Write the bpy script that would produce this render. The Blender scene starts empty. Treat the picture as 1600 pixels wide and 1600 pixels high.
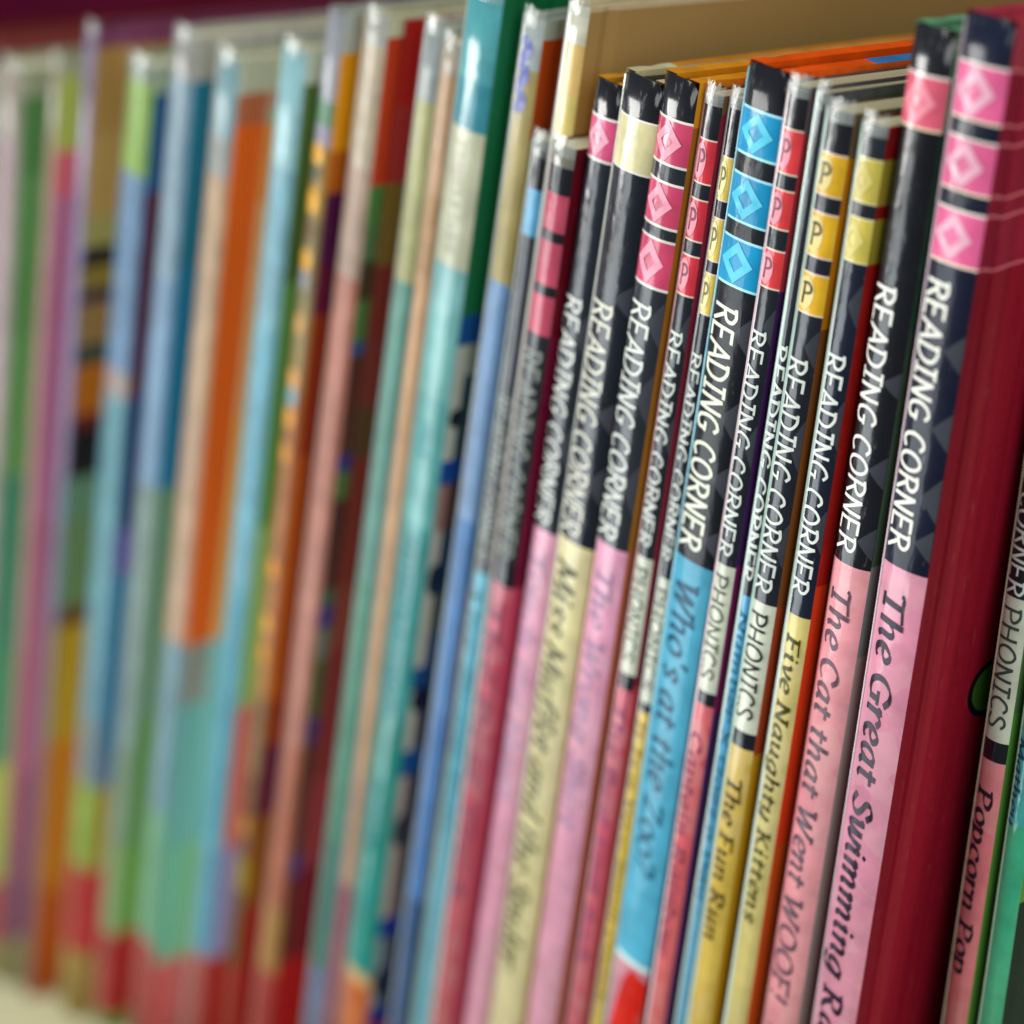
# A row of leaning picture books and early reading books on a shelf, seen close from the right
# with a shallow depth of field.
import bpy, math, random
from mathutils import Matrix, Vector

random.seed(7)
scene = bpy.context.scene
col = scene.collection

# ------------------------------------------------------------------ camera, light, exposure
cam_data = bpy.data.cameras.new("camera")
cam = bpy.data.objects.new("camera", cam_data)
col.objects.link(cam)
cam.matrix_world = Matrix((
    (0.621348, -0.041423, 0.782439, 0.266435),
    (0.771368, 0.207636, -0.601564, -0.295355),
    (-0.137544, 0.977329, 0.160967, 0.086079),
    (0.0, 0.0, 0.0, 1.0)))
cam_data.sensor_width = 36.0
cam_data.lens = 76.5
cam_data.clip_start = 0.01
cam_data.clip_end = 50.0
cam_data.dof.use_dof = True
cam_data.dof.focus_distance = 0.438
cam_data.dof.aperture_fstop = 5.3
cam_data.dof.aperture_blades = 0
scene.camera = cam

world = bpy.data.worlds.new("World")
scene.world = world
world.use_nodes = True
bg = world.node_tree.nodes["Background"]
bg.inputs["Color"].default_value = (0.86, 0.97, 1.0, 1.0)
bg.inputs["Strength"].default_value = 0.15


def area_light(name, loc, target, w, h, power, color):
    ld = bpy.data.lights.new(name, 'AREA')
    ld.shape = 'RECTANGLE'
    ld.size = w
    ld.size_y = h
    ld.energy = power
    ld.color = color
    lo = bpy.data.objects.new(name, ld)
    col.objects.link(lo)
    lo.location = loc
    d = Vector(target) - Vector(loc)
    lo.rotation_euler = d.to_track_quat('-Z', 'Y').to_euler()
    return lo


area_light("window", (-1.2, -1.1, 0.46), (-0.1, 0.0, 0.02), 0.8, 0.8, 32.0, (1.0, 0.99, 0.96))
area_light("window_lower_pane", (-1.2, -1.1, -0.30), (-0.1, 0.0, 0.02), 0.8, 0.6, 8.0, (0.9, 0.97, 1.0))
area_light("right_fill", (1.45, -0.62, 0.22), (-0.1, 0.0, 0.0), 1.2, 1.0, 17.0, (0.98, 1.0, 1.0))  # added fill from the right, brightens the shaded front covers
area_light("overhead_fill", (0.45, -0.15, 1.7), (-0.1, 0.1, 0.0), 1.0, 1.0, 16.0, (1.0, 0.96, 0.88))  # added soft fill from above for the covers and book tops

scene.view_settings.view_transform = 'Standard'
scene.view_settings.look = 'None'
scene.view_settings.exposure = 0.0
scene.view_settings.gamma = 1.0
scene.view_settings.use_curve_mapping = False
scene.cycles.max_bounces = 8
scene.cycles.sample_clamp_indirect = 4.0


# ------------------------------------------------------------------ materials
def lin(h):
    h = h.lstrip('#')
    out = []
    for i in (0, 2, 4):
        c = int(h[i:i + 2], 16) / 255.0
        out.append(c / 12.92 if c <= 0.04045 else ((c + 0.055) / 1.055) ** 2.4)
    return out


MATS = {}


def material(hexcol, finish='print', gain=1.0):
    key = (hexcol, finish, gain)
    if key in MATS:
        return MATS[key]
    m = bpy.data.materials.new(finish + "_" + hexcol.strip('#'))
    m.use_nodes = True
    nt = m.node_tree
    N, L = nt.nodes, nt.links
    b = N["Principled BSDF"]
    rgb = [min(0.9, c * gain) for c in lin(hexcol)]
    tc = N.new("ShaderNodeTexCoord")
    if finish in ('print', 'matte', 'cover', 'ink', 'board', 'zone'):
        # uneven printing ink: a soft mottle around the base colour
        no = N.new("ShaderNodeTexNoise")
        no.inputs["Scale"].default_value = 90.0 if finish != 'cover' else 55.0
        no.inputs["Detail"].default_value = 4.0
        no.inputs["Roughness"].default_value = 0.6
        if finish == 'cover':                           # soft streaks along the height of the board
            st_ = N.new("ShaderNodeMapping")
            st_.inputs["Scale"].default_value = (1.0, 2.6, 0.10)
            L.new(tc.outputs["Object"], st_.inputs["Vector"])
            L.new(st_.outputs["Vector"], no.inputs["Vector"])
        else:
            L.new(tc.outputs["Object"], no.inputs["Vector"])
        ramp = N.new("ShaderNodeValToRGB")
        lo, hi = {'ink': (0.9, 1.08), 'cover': (0.72, 1.18)}.get(finish, (0.82, 1.14))
        ramp.color_ramp.elements[0].position = 0.35
        ramp.color_ramp.elements[1].position = 0.65
        ramp.color_ramp.elements[0].color = (*[c * lo for c in rgb], 1)
        ramp.color_ramp.elements[1].color = (*[min(0.95, c * hi + 0.001) for c in rgb], 1)
        L.new(no.outputs["Fac"], ramp.inputs["Fac"])
        if finish in ('print', 'matte', 'zone', 'cover'):
            # rubbed, dusty scuffs on the film, doubling as painted glints of its crinkles
            sn = N.new("ShaderNodeTexNoise")
            sm = N.new("ShaderNodeMapping")
            sm.inputs["Scale"].default_value = (1.0, 1.0, 0.25)
            sm.inputs["Rotation"].default_value = (0.0, 0.35, 0.2)
            L.new(tc.outputs["Object"], sm.inputs["Vector"])
            L.new(sm.outputs["Vector"], sn.inputs["Vector"])
            sn.inputs["Scale"].default_value = 520.0
            sn.inputs["Detail"].default_value = 8.0
            sn.inputs["Roughness"].default_value = 0.72
            sr = N.new("ShaderNodeMapRange")
            sr.inputs["From Min"].default_value = 0.60
            sr.inputs["From Max"].default_value = 0.74
            sr.inputs["To Max"].default_value = 0.38 if finish != 'cover' else 0.12
            L.new(sn.outputs["Fac"], sr.inputs["Value"])
            sx = N.new("ShaderNodeMix")
            sx.data_type = 'RGBA'
            L.new(sr.outputs["Result"], sx.inputs["Factor"])
            L.new(ramp.outputs["Color"], sx.inputs["A"])
            sx.inputs["B"].default_value = (0.42, 0.43, 0.42, 1)
            base_out = sx.outputs["Result"]
        else:
            base_out = ramp.outputs["Color"]
        if finish == 'zone':
            # title strips are printed with a faint pattern of paler and warmer patches
            vo = N.new("ShaderNodeTexVoronoi")
            vo.inputs["Scale"].default_value = 130.0
            vo.inputs["Randomness"].default_value = 0.7
            L.new(tc.outputs["Object"], vo.inputs["Vector"])
            sep = N.new("ShaderNodeSeparateColor")
            L.new(vo.outputs["Color"], sep.inputs["Color"])
            mr2 = N.new("ShaderNodeMapRange")
            mr2.inputs["From Min"].default_value = 0.45
            mr2.inputs["From Max"].default_value = 0.95
            mr2.inputs["To Max"].default_value = 0.34
            L.new(sep.outputs["Red"], mr2.inputs["Value"])
            mixc = N.new("ShaderNodeMix")
            mixc.data_type = 'RGBA'
            L.new(mr2.outputs["Result"], mixc.inputs["Factor"])
            L.new(base_out, mixc.inputs["A"])
            mixc.inputs["B"].default_value = (rgb[0] * 0.6 + 0.30, rgb[1] * 0.6 + 0.27, rgb[2] * 0.6 + 0.24, 1)
            L.new(mixc.outputs["Result"], b.inputs["Base Color"])
        else:
            L.new(base_out, b.inputs["Base Color"])
        # crinkled clear film over the paper
        wr = N.new("ShaderNodeTexNoise")
        mp = N.new("ShaderNodeMapping")
        mp.inputs["Scale"].default_value = (1.0, 1.0, 0.35)
        L.new(tc.outputs["Object"], mp.inputs["Vector"])
        L.new(mp.outputs["Vector"], wr.inputs["Vector"])
        wr.inputs["Scale"].default_value = 210.0
        wr.inputs["Detail"].default_value = 3.0
        bu = N.new("ShaderNodeBump")
        bu.inputs["Strength"].default_value = 0.30
        bu.inputs["Distance"].default_value = 0.0009
        w2 = N.new("ShaderNodeTexNoise")
        w2.inputs["Scale"].default_value = 48.0
        w2.inputs["Detail"].default_value = 2.0
        L.new(mp.outputs["Vector"], w2.inputs["Vector"])
        ad = N.new("ShaderNodeMath")
        ad.operation = 'MULTIPLY_ADD'
        ad.inputs[1].default_value = 3.0
        L.new(w2.outputs["Fac"], ad.inputs[0])
        L.new(wr.outputs["Fac"], ad.inputs[2])
        L.new(ad.outputs["Value"], bu.inputs["Height"])
        L.new(bu.outputs["Normal"], b.inputs["Coat Normal"])
        sc_ = N.new("ShaderNodeTexNoise")
        sc_.inputs["Scale"].default_value = 400.0
        sc_.inputs["Detail"].default_value = 5.0
        L.new(tc.outputs["Object"], sc_.inputs["Vector"])
        mr = N.new("ShaderNodeMapRange")
        mr.inputs["From Min"].default_value = 0.3
        mr.inputs["From Max"].default_value = 0.75
        mr.inputs["To Min"].default_value = 0.08
        mr.inputs["To Max"].default_value = 0.22
        L.new(sc_.outputs["Fac"], mr.inputs["Value"])
        L.new(mr.outputs["Result"], b.inputs["Coat Roughness"])
        if finish == 'cover':
            mr.inputs["To Min"].default_value = 0.25
            mr.inputs["To Max"].default_value = 0.45
        b.inputs["Roughness"].default_value = 0.5
        b.inputs["Specular IOR Level"].default_value = 0.06
        b.inputs["Coat Weight"].default_value = {'board': 0.3, 'matte': 0.45, 'ink': 0.35, 'cover': 0.35, 'zone': 0.8}.get(finish, 1.0)
        b.inputs["Coat IOR"].default_value = 1.5
    elif finish == 'pages':
        wv = N.new("ShaderNodeTexNoise")
        mp = N.new("ShaderNodeMapping")
        mp.inputs["Scale"].default_value = (60.0, 0.6, 0.6)
        L.new(tc.outputs["Object"], mp.inputs["Vector"])
        L.new(mp.outputs["Vector"], wv.inputs["Vector"])
        wv.inputs["Scale"].default_value = 40.0
        wv.inputs["Detail"].default_value = 5.0
        ramp = N.new("ShaderNodeValToRGB")
        ramp.color_ramp.elements[0].position = 0.3
        ramp.color_ramp.elements[1].position = 0.62
        ramp.color_ramp.elements[0].color = (*[c * 0.72 for c in rgb], 1)
        ramp.color_ramp.elements[1].color = (*[min(0.9, c * 1.15) for c in rgb], 1)
        L.new(wv.outputs["Fac"], ramp.inputs["Fac"])
        L.new(ramp.outputs["Color"], b.inputs["Base Color"])
        b.inputs["Roughness"].default_value = 0.8
    elif finish in ('film', 'clear'):
        # milky folded edge of a clear plastic jacket
        b.inputs["Base Color"].default_value = (*rgb, 1)
        b.inputs["Roughness"].default_value = 0.18
        b.inputs["Coat Weight"].default_value = 1.0
        b.inputs["Coat Roughness"].default_value = 0.08
        tr = N.new("ShaderNodeBsdfTransparent")
        mx = N.new("ShaderNodeMixShader")
        no = N.new("ShaderNodeTexNoise")
        mp = N.new("ShaderNodeMapping")
        mp.inputs["Scale"].default_value = (1.0, 1.0, 0.12)
        L.new(tc.outputs["Object"], mp.inputs["Vector"])
        L.new(mp.outputs["Vector"], no.inputs["Vector"])
        no.inputs["Scale"].default_value = 160.0
        mr = N.new("ShaderNodeMapRange")
        mr.inputs["From Min"].default_value = 0.35
        mr.inputs["From Max"].default_value = 0.65
        mr.inputs["To Min"].default_value = 0.45 if finish == 'film' else 0.10
        mr.inputs["To Max"].default_value = 0.9 if finish == 'film' else 0.55
        L.new(no.outputs["Fac"], mr.inputs["Value"])
        L.new(mr.outputs["Result"], mx.inputs["Fac"])
        L.new(tr.outputs["BSDF"], mx.inputs[1])
        L.new(b.outputs["BSDF"], mx.inputs[2])
        L.new(mx.outputs["Shader"], N["Material Output"].inputs["Surface"])
    elif finish == 'paint':
        no = N.new("ShaderNodeTexNoise")
        no.inputs["Scale"].default_value = 9.0
        no.inputs["Detail"].default_value = 6.0
        L.new(tc.outputs["Object"], no.inputs["Vector"])
        ramp = N.new("ShaderNodeValToRGB")
        ramp.color_ramp.elements[0].position = 0.3
        ramp.color_ramp.elements[1].position = 0.7
        ramp.color_ramp.elements[0].color = (*[c * 0.8 for c in rgb], 1)
        ramp.color_ramp.elements[1].color = (*rgb, 1)
        L.new(no.outputs["Fac"], ramp.inputs["Fac"])
        L.new(ramp.outputs["Color"], b.inputs["Base Color"])
        b.inputs["Roughness"].default_value = 0.6
        b.inputs["Specular IOR Level"].default_value = 0.0
    MATS[key] = m
    return m


# ------------------------------------------------------------------ mesh builder
class MB:
    def __init__(self):
        self.v, self.f, self.fm, self.mats = [], [], [], []

    def slot(self, m):
        if m not in self.mats:
            self.mats.append(m)
        return self.mats.index(m)

    def add(self, pts):
        i = len(self.v)
        self.v.extend([tuple(p) for p in pts])
        return list(range(i, i + len(pts)))

    def face(self, idx, m):
        self.f.append(tuple(idx))
        self.fm.append(self.slot(m))

    def grid(self, rows, mat_of_row, flip=False):
        """rows: list of equally long point lists; mat_of_row(i) gives the material between row i and i+1"""
        ids = [self.add(r) for r in rows]
        for i in range(len(rows) - 1):
            m = mat_of_row(i)
            for j in range(len(rows[0]) - 1):
                q = (ids[i][j], ids[i][j + 1], ids[i + 1][j + 1], ids[i + 1][j])
                self.face(q[::-1] if flip else q, m)
        return ids

    def box(self, x0, x1, y0, y1, z0, z1, m):
        i = self.add([(x0, y0, z0), (x1, y0, z0), (x1, y1, z0), (x0, y1, z0),
                      (x0, y0, z1), (x1, y0, z1), (x1, y1, z1), (x0, y1, z1)])
        for q in ((0, 3, 2, 1), (4, 5, 6, 7), (0, 1, 5, 4), (1, 2, 6, 5), (2, 3, 7, 6), (3, 0, 4, 7)):
            self.face([i[k] for k in q], m)

    def build(self, name, parent=None, smooth=False):
        me = bpy.data.meshes.new(name)
        me.from_pydata(self.v, [], self.f)
        for m in self.mats:
            me.materials.append(m)
        for p, k in zip(me.polygons, self.fm):
            p.material_index = k
            p.use_smooth = smooth
        me.update()
        o = bpy.data.objects.new(name, me)
        col.objects.link(o)
        if parent is not None:
            o.parent = parent
        return o


# ------------------------------------------------------------------ pen-drawn letters
# glyph = (advance, [strokes]); a stroke is a list of points smoothed by a spline, or ('L', ...) kept straight
CAPS = {
'R': (.64, [[(.06, 0), (.1, 1)], [(.0, .97), (.3, 1.0), (.5, .84), (.44, .6), (.12, .47)], [(.26, .5), (.58, .0)]]),
'E': (.60, [[(.08, 1), (.06, 0)], [(.08, 1), (.5, 1)], [(.07, .52), (.42, .52)], [(.06, 0), (.5, 0)]]),
'A': (.68, [[(.0, 0), (.34, 1)], [(.34, 1), (.62, 0)], [(.12, .34), (.5, .34)]]),
'D': (.70, [[(.08, 1), (.06, 0)], [(.0, 1), (.3, .99), (.56, .76), (.56, .36), (.36, .06), (.0, 0)]]),
'I': (.42, [[(.18, 1), (.16, 0)], [(.0, 1), (.36, 1)], [(.0, 0), (.34, 0)]]),
'N': (.68, [[(.06, 0), (.08, 1)], [(.08, 1), (.52, 0)], [(.52, 0), (.56, 1)]]),
'G': (.70, [[(.56, .88), (.4, 1), (.16, .86), (.04, .5), (.14, .1), (.36, 0), (.56, .12), (.57, .4)], [(.36, .42), (.64, .42)]]),
'C': (.62, [[(.54, .88), (.4, 1), (.18, .9), (.04, .5), (.14, .12), (.34, 0), (.54, .12)]]),
'O': (.74, [[(.34, 1), (.12, .84), (.03, .5), (.12, .14), (.34, 0), (.54, .14), (.63, .5), (.54, .86), (.34, 1)]]),
'P': (.58, [[(.06, 0), (.08, 1)], [(.0, .98), (.3, 1), (.5, .8), (.44, .56), (.08, .46)]]),
'H': (.68, [[(.06, 0), (.08, 1)], [(.54, 0), (.56, 1)], [(.08, .52), (.54, .52)]]),
'S': (.58, [[(.48, .86), (.34, 1), (.14, .94), (.08, .74), (.26, .54), (.46, .36), (.46, .12), (.28, 0), (.02, .12)]]),
}
_arch = [(.08, .36), (.2, .54), (.34, .6), (.42, .48), (.4, .14), (.46, .01), (.57, .08)]
_bowl = [(.08, .4), (.2, .56), (.36, .58), (.46, .36), (.38, .08), (.22, 0), (.08, .1)]
_abowl = [(.42, .56), (.28, .6), (.12, .46), (.05, .2), (.14, .01), (.28, .06), (.42, .34)]
TITLE = {
'a': (.62, [_abowl, [(.45, .6), (.42, .3), (.42, .08), (.5, .0), (.6, .08)]]),
'b': (.58, [[(.1, 1), (.08, .1)], _bowl]),
'c': (.50, [[(.44, .5), (.32, .6), (.14, .5), (.05, .24), (.14, .03), (.28, 0), (.44, .12)]]),
'd': (.62, [_abowl, [(.48, 1), (.43, .3), (.43, .08), (.5, 0), (.6, .08)]]),
'e': (.50, [[(.08, .27), (.3, .31), (.42, .44), (.36, .58), (.22, .6), (.08, .42), (.05, .2), (.15, .02), (.3, 0), (.45, .13)]]),
'f': (.44, [[(.5, .94), (.4, 1), (.28, .88), (.22, .5), (.17, 0), (.1, -.25), (.0, -.28)], [(.04, .57), (.42, .59)]]),
'g': (.60, [_abowl, [(.45, .6), (.42, .2), (.38, -.15), (.24, -.3), (.04, -.24)]]),
'h': (.62, [[(.1, 1), (.07, 0)], _arch]),
'i': (.32, [[(.0, .5), (.1, .6), (.09, .3), (.1, .08), (.18, 0), (.28, .08)], [(.12, .88), (.15, .95)]]),
'k': (.54, [[(.1, 1), (.07, 0)], [(.42, .58), (.28, .56), (.1, .3)], [(.16, .34), (.28, .2), (.38, .02), (.52, .06)]]),
'l': (.32, [[(.12, 1), (.1, .4), (.1, .1), (.17, 0), (.28, .08)]]),
'm': (.90, [[(.0, .5), (.09, .6), (.07, 0)], [(.08, .36), (.2, .55), (.31, .59), (.37, .48), (.35, 0)], [(.37, .36), (.49, .55), (.6, .6), (.68, .48), (.66, .12), (.72, .01), (.84, .08)]]),
'n': (.62, [[(.0, .5), (.09, .6), (.07, 0)], _arch]),
'o': (.56, [[(.26, .6), (.09, .46), (.05, .22), (.16, .02), (.3, 0), (.44, .16), (.47, .4), (.38, .57), (.26, .6)]]),
'p': (.58, [[(.0, .5), (.09, .6), (.05, -.3)], _bowl]),
'r': (.44, [[(.0, .5), (.09, .6), (.07, 0)], [(.08, .36), (.2, .55), (.32, .6), (.42, .53)]]),
's': (.46, [[(.38, .5), (.27, .6), (.13, .55), (.11, .42), (.3, .24), (.33, .11), (.21, 0), (.03, .07)]]),
't': (.40, [[(.15, .8), (.12, .3), (.12, .08), (.2, 0), (.34, .08)], [(.0, .57), (.34, .59)]]),
'u': (.62, [[(.0, .52), (.09, .6), (.07, .2), (.13, .01), (.26, .05), (.41, .3)], [(.43, .6), (.41, .1), (.48, 0), (.58, .08)]]),
'v': (.50, [[(.0, .54), (.09, .58), (.2, .02)], [(.2, .02), (.38, .3), (.44, .6)]]),
'w': (.74, [[(.0, .54), (.09, .6), (.12, .1), (.22, .02), (.34, .3), (.39, .58)], [(.38, .58), (.4, .1), (.5, .02), (.62, .3), (.67, .6)]]),
'x': (.52, [[(.02, .56), (.12, .58), (.32, .02), (.44, .06)], [(.44, .58), (.04, .0)]]),
'y': (.58, [[(.0, .52), (.09, .6), (.07, .2), (.13, .03), (.26, .06), (.41, .3)], [(.45, .6), (.4, .1), (.32, -.18), (.18, -.3), (.02, -.24)]]),
'T': (.64, [[(.0, .84), (.06, .92), (.3, .91), (.66, .96)], [(.33, .92), (.28, .02)], [(.14, .0), (.42, .0)]]),
'G': (.80, [[(.68, .78), (.5, .94), (.28, .92), (.09, .68), (.06, .34), (.2, .05), (.42, 0), (.62, .1)], [(.62, .4), (.61, .08)], [(.44, .42), (.74, .42)]]),
'S': (.60, [[(.52, .8), (.38, .95), (.18, .88), (.14, .68), (.34, .5), (.49, .3), (.43, .08), (.24, 0), (.03, .13)]]),
'R': (.76, [[(.14, .92), (.1, 0)], [(.0, .9), (.3, .95), (.52, .84), (.48, .6), (.3, .48), (.12, .46)], [(.28, .47), (.46, .14), (.62, 0), (.76, .06)], [(.0, 0), (.22, 0)]]),
'C': (.70, [[(.64, .78), (.5, .94), (.28, .92), (.09, .68), (.06, .34), (.2, .05), (.4, 0), (.62, .14)]]),
'W': (.98, [[(.0, .94), (.2, .94)], [(.12, .94), (.22, .0)], [(.22, 0), (.52, .82)], [(.52, .82), (.58, .0)], [(.58, 0), (.92, .94)], [(.84, .94), (1.0, .94)]]),
'O': (.80, [[(.4, .95), (.16, .82), (.05, .46), (.14, .12), (.36, 0), (.6, .14), (.7, .5), (.62, .84), (.4, .95)]]),
'F': (.60, [[(.14, .94), (.1, .0)], [(.02, .92), (.3, .93), (.58, .95)], [(.12, .5), (.42, .5)], [(.0, 0), (.24, 0)]]),
'N': (.78, [[(.08, 0), (.12, .94)], [(.12, .94), (.58, 0)], [(.58, 0), (.64, .94)], [(.54, .94), (.74, .94)], [(.0, 0), (.18, 0)]]),
'K': (.70, [[(.14, .94), (.1, 0)], [(.6, .94), (.14, .44)], [(.26, .54), (.46, .12), (.68, .02)], [(.02, .94), (.24, .94)], [(.0, 0), (.2, 0)]]),
'Z': (.64, [[(.06, .84), (.1, .92), (.56, .92)], [(.56, .92), (.04, .02)], [(.04, .02), (.5, .02), (.6, .12)]]),
'M': (.94, [[(.04, 0), (.14, .94)], [(.14, .94), (.4, .1)], [(.4, .1), (.74, .94)], [(.74, .94), (.8, 0)], [(.7, 0), (.9, 0)], [(-.04, 0), (.12, 0)]]),
'P': (.62, [[(.14, .92), (.1, 0)], [(.0, .9), (.3, .95), (.54, .82), (.5, .58), (.3, .45), (.12, .44)], [(.0, 0), (.22, 0)]]),
'B': (.66, [[(.14, .92), (.1, 0)], [(.0, .9), (.3, .95), (.48, .82), (.42, .6), (.14, .5)], [(.14, .5), (.42, .5), (.54, .3), (.42, .04), (.02, 0)]]),
'D': (.74, [[(.14, .92), (.1, 0)], [(.0, .9), (.3, .94), (.58, .74), (.6, .34), (.4, .04), (.02, 0)]]),
'L': (.58, [[(.14, .94), (.1, .02)], [(.1, .02), (.42, .02), (.52, .16)]]),
'I': (.34, [[(.16, .94), (.12, 0)], [(.04, .94), (.28, .94)], [(.0, 0), (.24, 0)]]),
'V': (.66, [[(.0, .94), (.2, .94)], [(.1, .94), (.26, 0)], [(.26, 0), (.6, .94)]]),
'X': (.64, [[(.06, .94), (.56, 0)], [(.58, .94), (.02, 0)]]),
"'": (.20, [[(.1, 1), (.06, .82)]]),
'!': (.34, [[(.16, .95), (.12, .42)], [(.09, .03), (.12, .1)]]),
'?': (.46, [[(.04, .8), (.14, .94), (.32, .94), (.4, .76), (.3, .56), (.2, .42), (.18, .28)], [(.13, .02), (.16, .09)]]),
}


def catmull(pts, n=7):
    if len(pts) < 3:
        (x0, y0), (x1, y1) = pts[0], pts[-1]
        return [(x0 + (x1 - x0) * k / 6, y0 + (y1 - y0) * k / 6) for k in range(7)]
    closed = pts[0] == pts[-1]
    P = list(pts)
    out = []
    m = len(P)
    for i in range(m - 1):
        p1, p2 = P[i], P[i + 1]
        p0 = P[i - 1] if i > 0 else (P[-2] if closed else (2 * p1[0] - p2[0], 2 * p1[1] - p2[1]))
        p3 = P[i + 2] if i + 2 < m else (P[1] if closed else (2 * p2[0] - p1[0], 2 * p2[1] - p1[1]))
        for k in range(n):
            t = k / n
            out.append(tuple(0.5 * ((2 * p1[a]) + (-p0[a] + p2[a]) * t + (2 * p0[a] - 5 * p1[a] + 4 * p2[a] - p3[a]) * t * t
                             + (-p0[a] + 3 * p1[a] - 3 * p2[a] + p3[a]) * t ** 3) for a in (0, 1)))
    out.append(P[-1])
    return out


def text_ribbons(text, face, weight=1.0):
    """-> (total advance, list of ribbons); a ribbon is a list of (left point, right point)"""
    font = CAPS if face == 'caps' else TITLE
    shear = 0.03 if face == 'caps' else 0.055
    rr = random.Random(len(text) * 7 + int(weight * 100))
    x, ribs = 0.0, []
    for ch in text:
        if ch == ' ':
            x += 0.34 if face == 'caps' else 0.3
            continue
        adv, strokes = font[ch]
        low = face != 'caps' and (ch.islower())
        wob = rr.uniform(-0.035, 0.035) if face == 'caps' else 0.0
        lift = rr.uniform(-0.03, 0.03) if face == 'caps' else 0.0
        for st in strokes:
            if low and len(st) > 2 and st[-2][1] < 0.03 and 0.05 < st[-1][1] < 0.14:
                (ax, ay), (bx, by) = st[-2], st[-1]     # short exit strokes
                st = st[:-1] + [(ax + 0.45 * (bx - ax), ay + 0.45 * (by - ay))]
            if low:                                     # large x-height
                st = [(px * 1.03, (py * 1.10 if py <= 0.62 else 0.682 + (py - 0.62) * 0.84)) for px, py in st]
            else:
                st = [(px + wob * py, py + lift + wob * px) for px, py in st]
            pts = catmull(st)
            rb = []
            for i, p in enumerate(pts):
                a, b = pts[max(0, i - 1)], pts[min(len(pts) - 1, i + 1)]
                dx, dy = b[0] - a[0], b[1] - a[1]
                l = math.hypot(dx, dy) or 1.0
                dx, dy = dx / l, dy / l
                if face == 'caps':
                    hw = 0.057 * weight
                else:                                   # broad pen held at 35 degrees
                    hw = (0.021 + 0.062 * abs(dx * math.sin(0.6) - dy * math.cos(0.6))) * weight
                e = 0.6 * hw
                ox = -e * dx if i == 0 else (e * dx if i == len(pts) - 1 else 0)
                oy = -e * dy if i == 0 else (e * dy if i == len(pts) - 1 else 0)
                q = []
                for s in (1, -1):
                    gx, gy = p[0] + ox - dy * hw * s, p[1] + oy + dx * hw * s
                    q.append((x + gx + shear * gy, gy))
                rb.append(tuple(q))
            ribs.append(rb)
        x += adv + (0.06 if face == 'caps' else 0.045)
    return x, ribs


# ------------------------------------------------------------------ one book
MM = 0.001
SPINE_GAIN = 1.0
COVER_GAIN = 1.15


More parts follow.
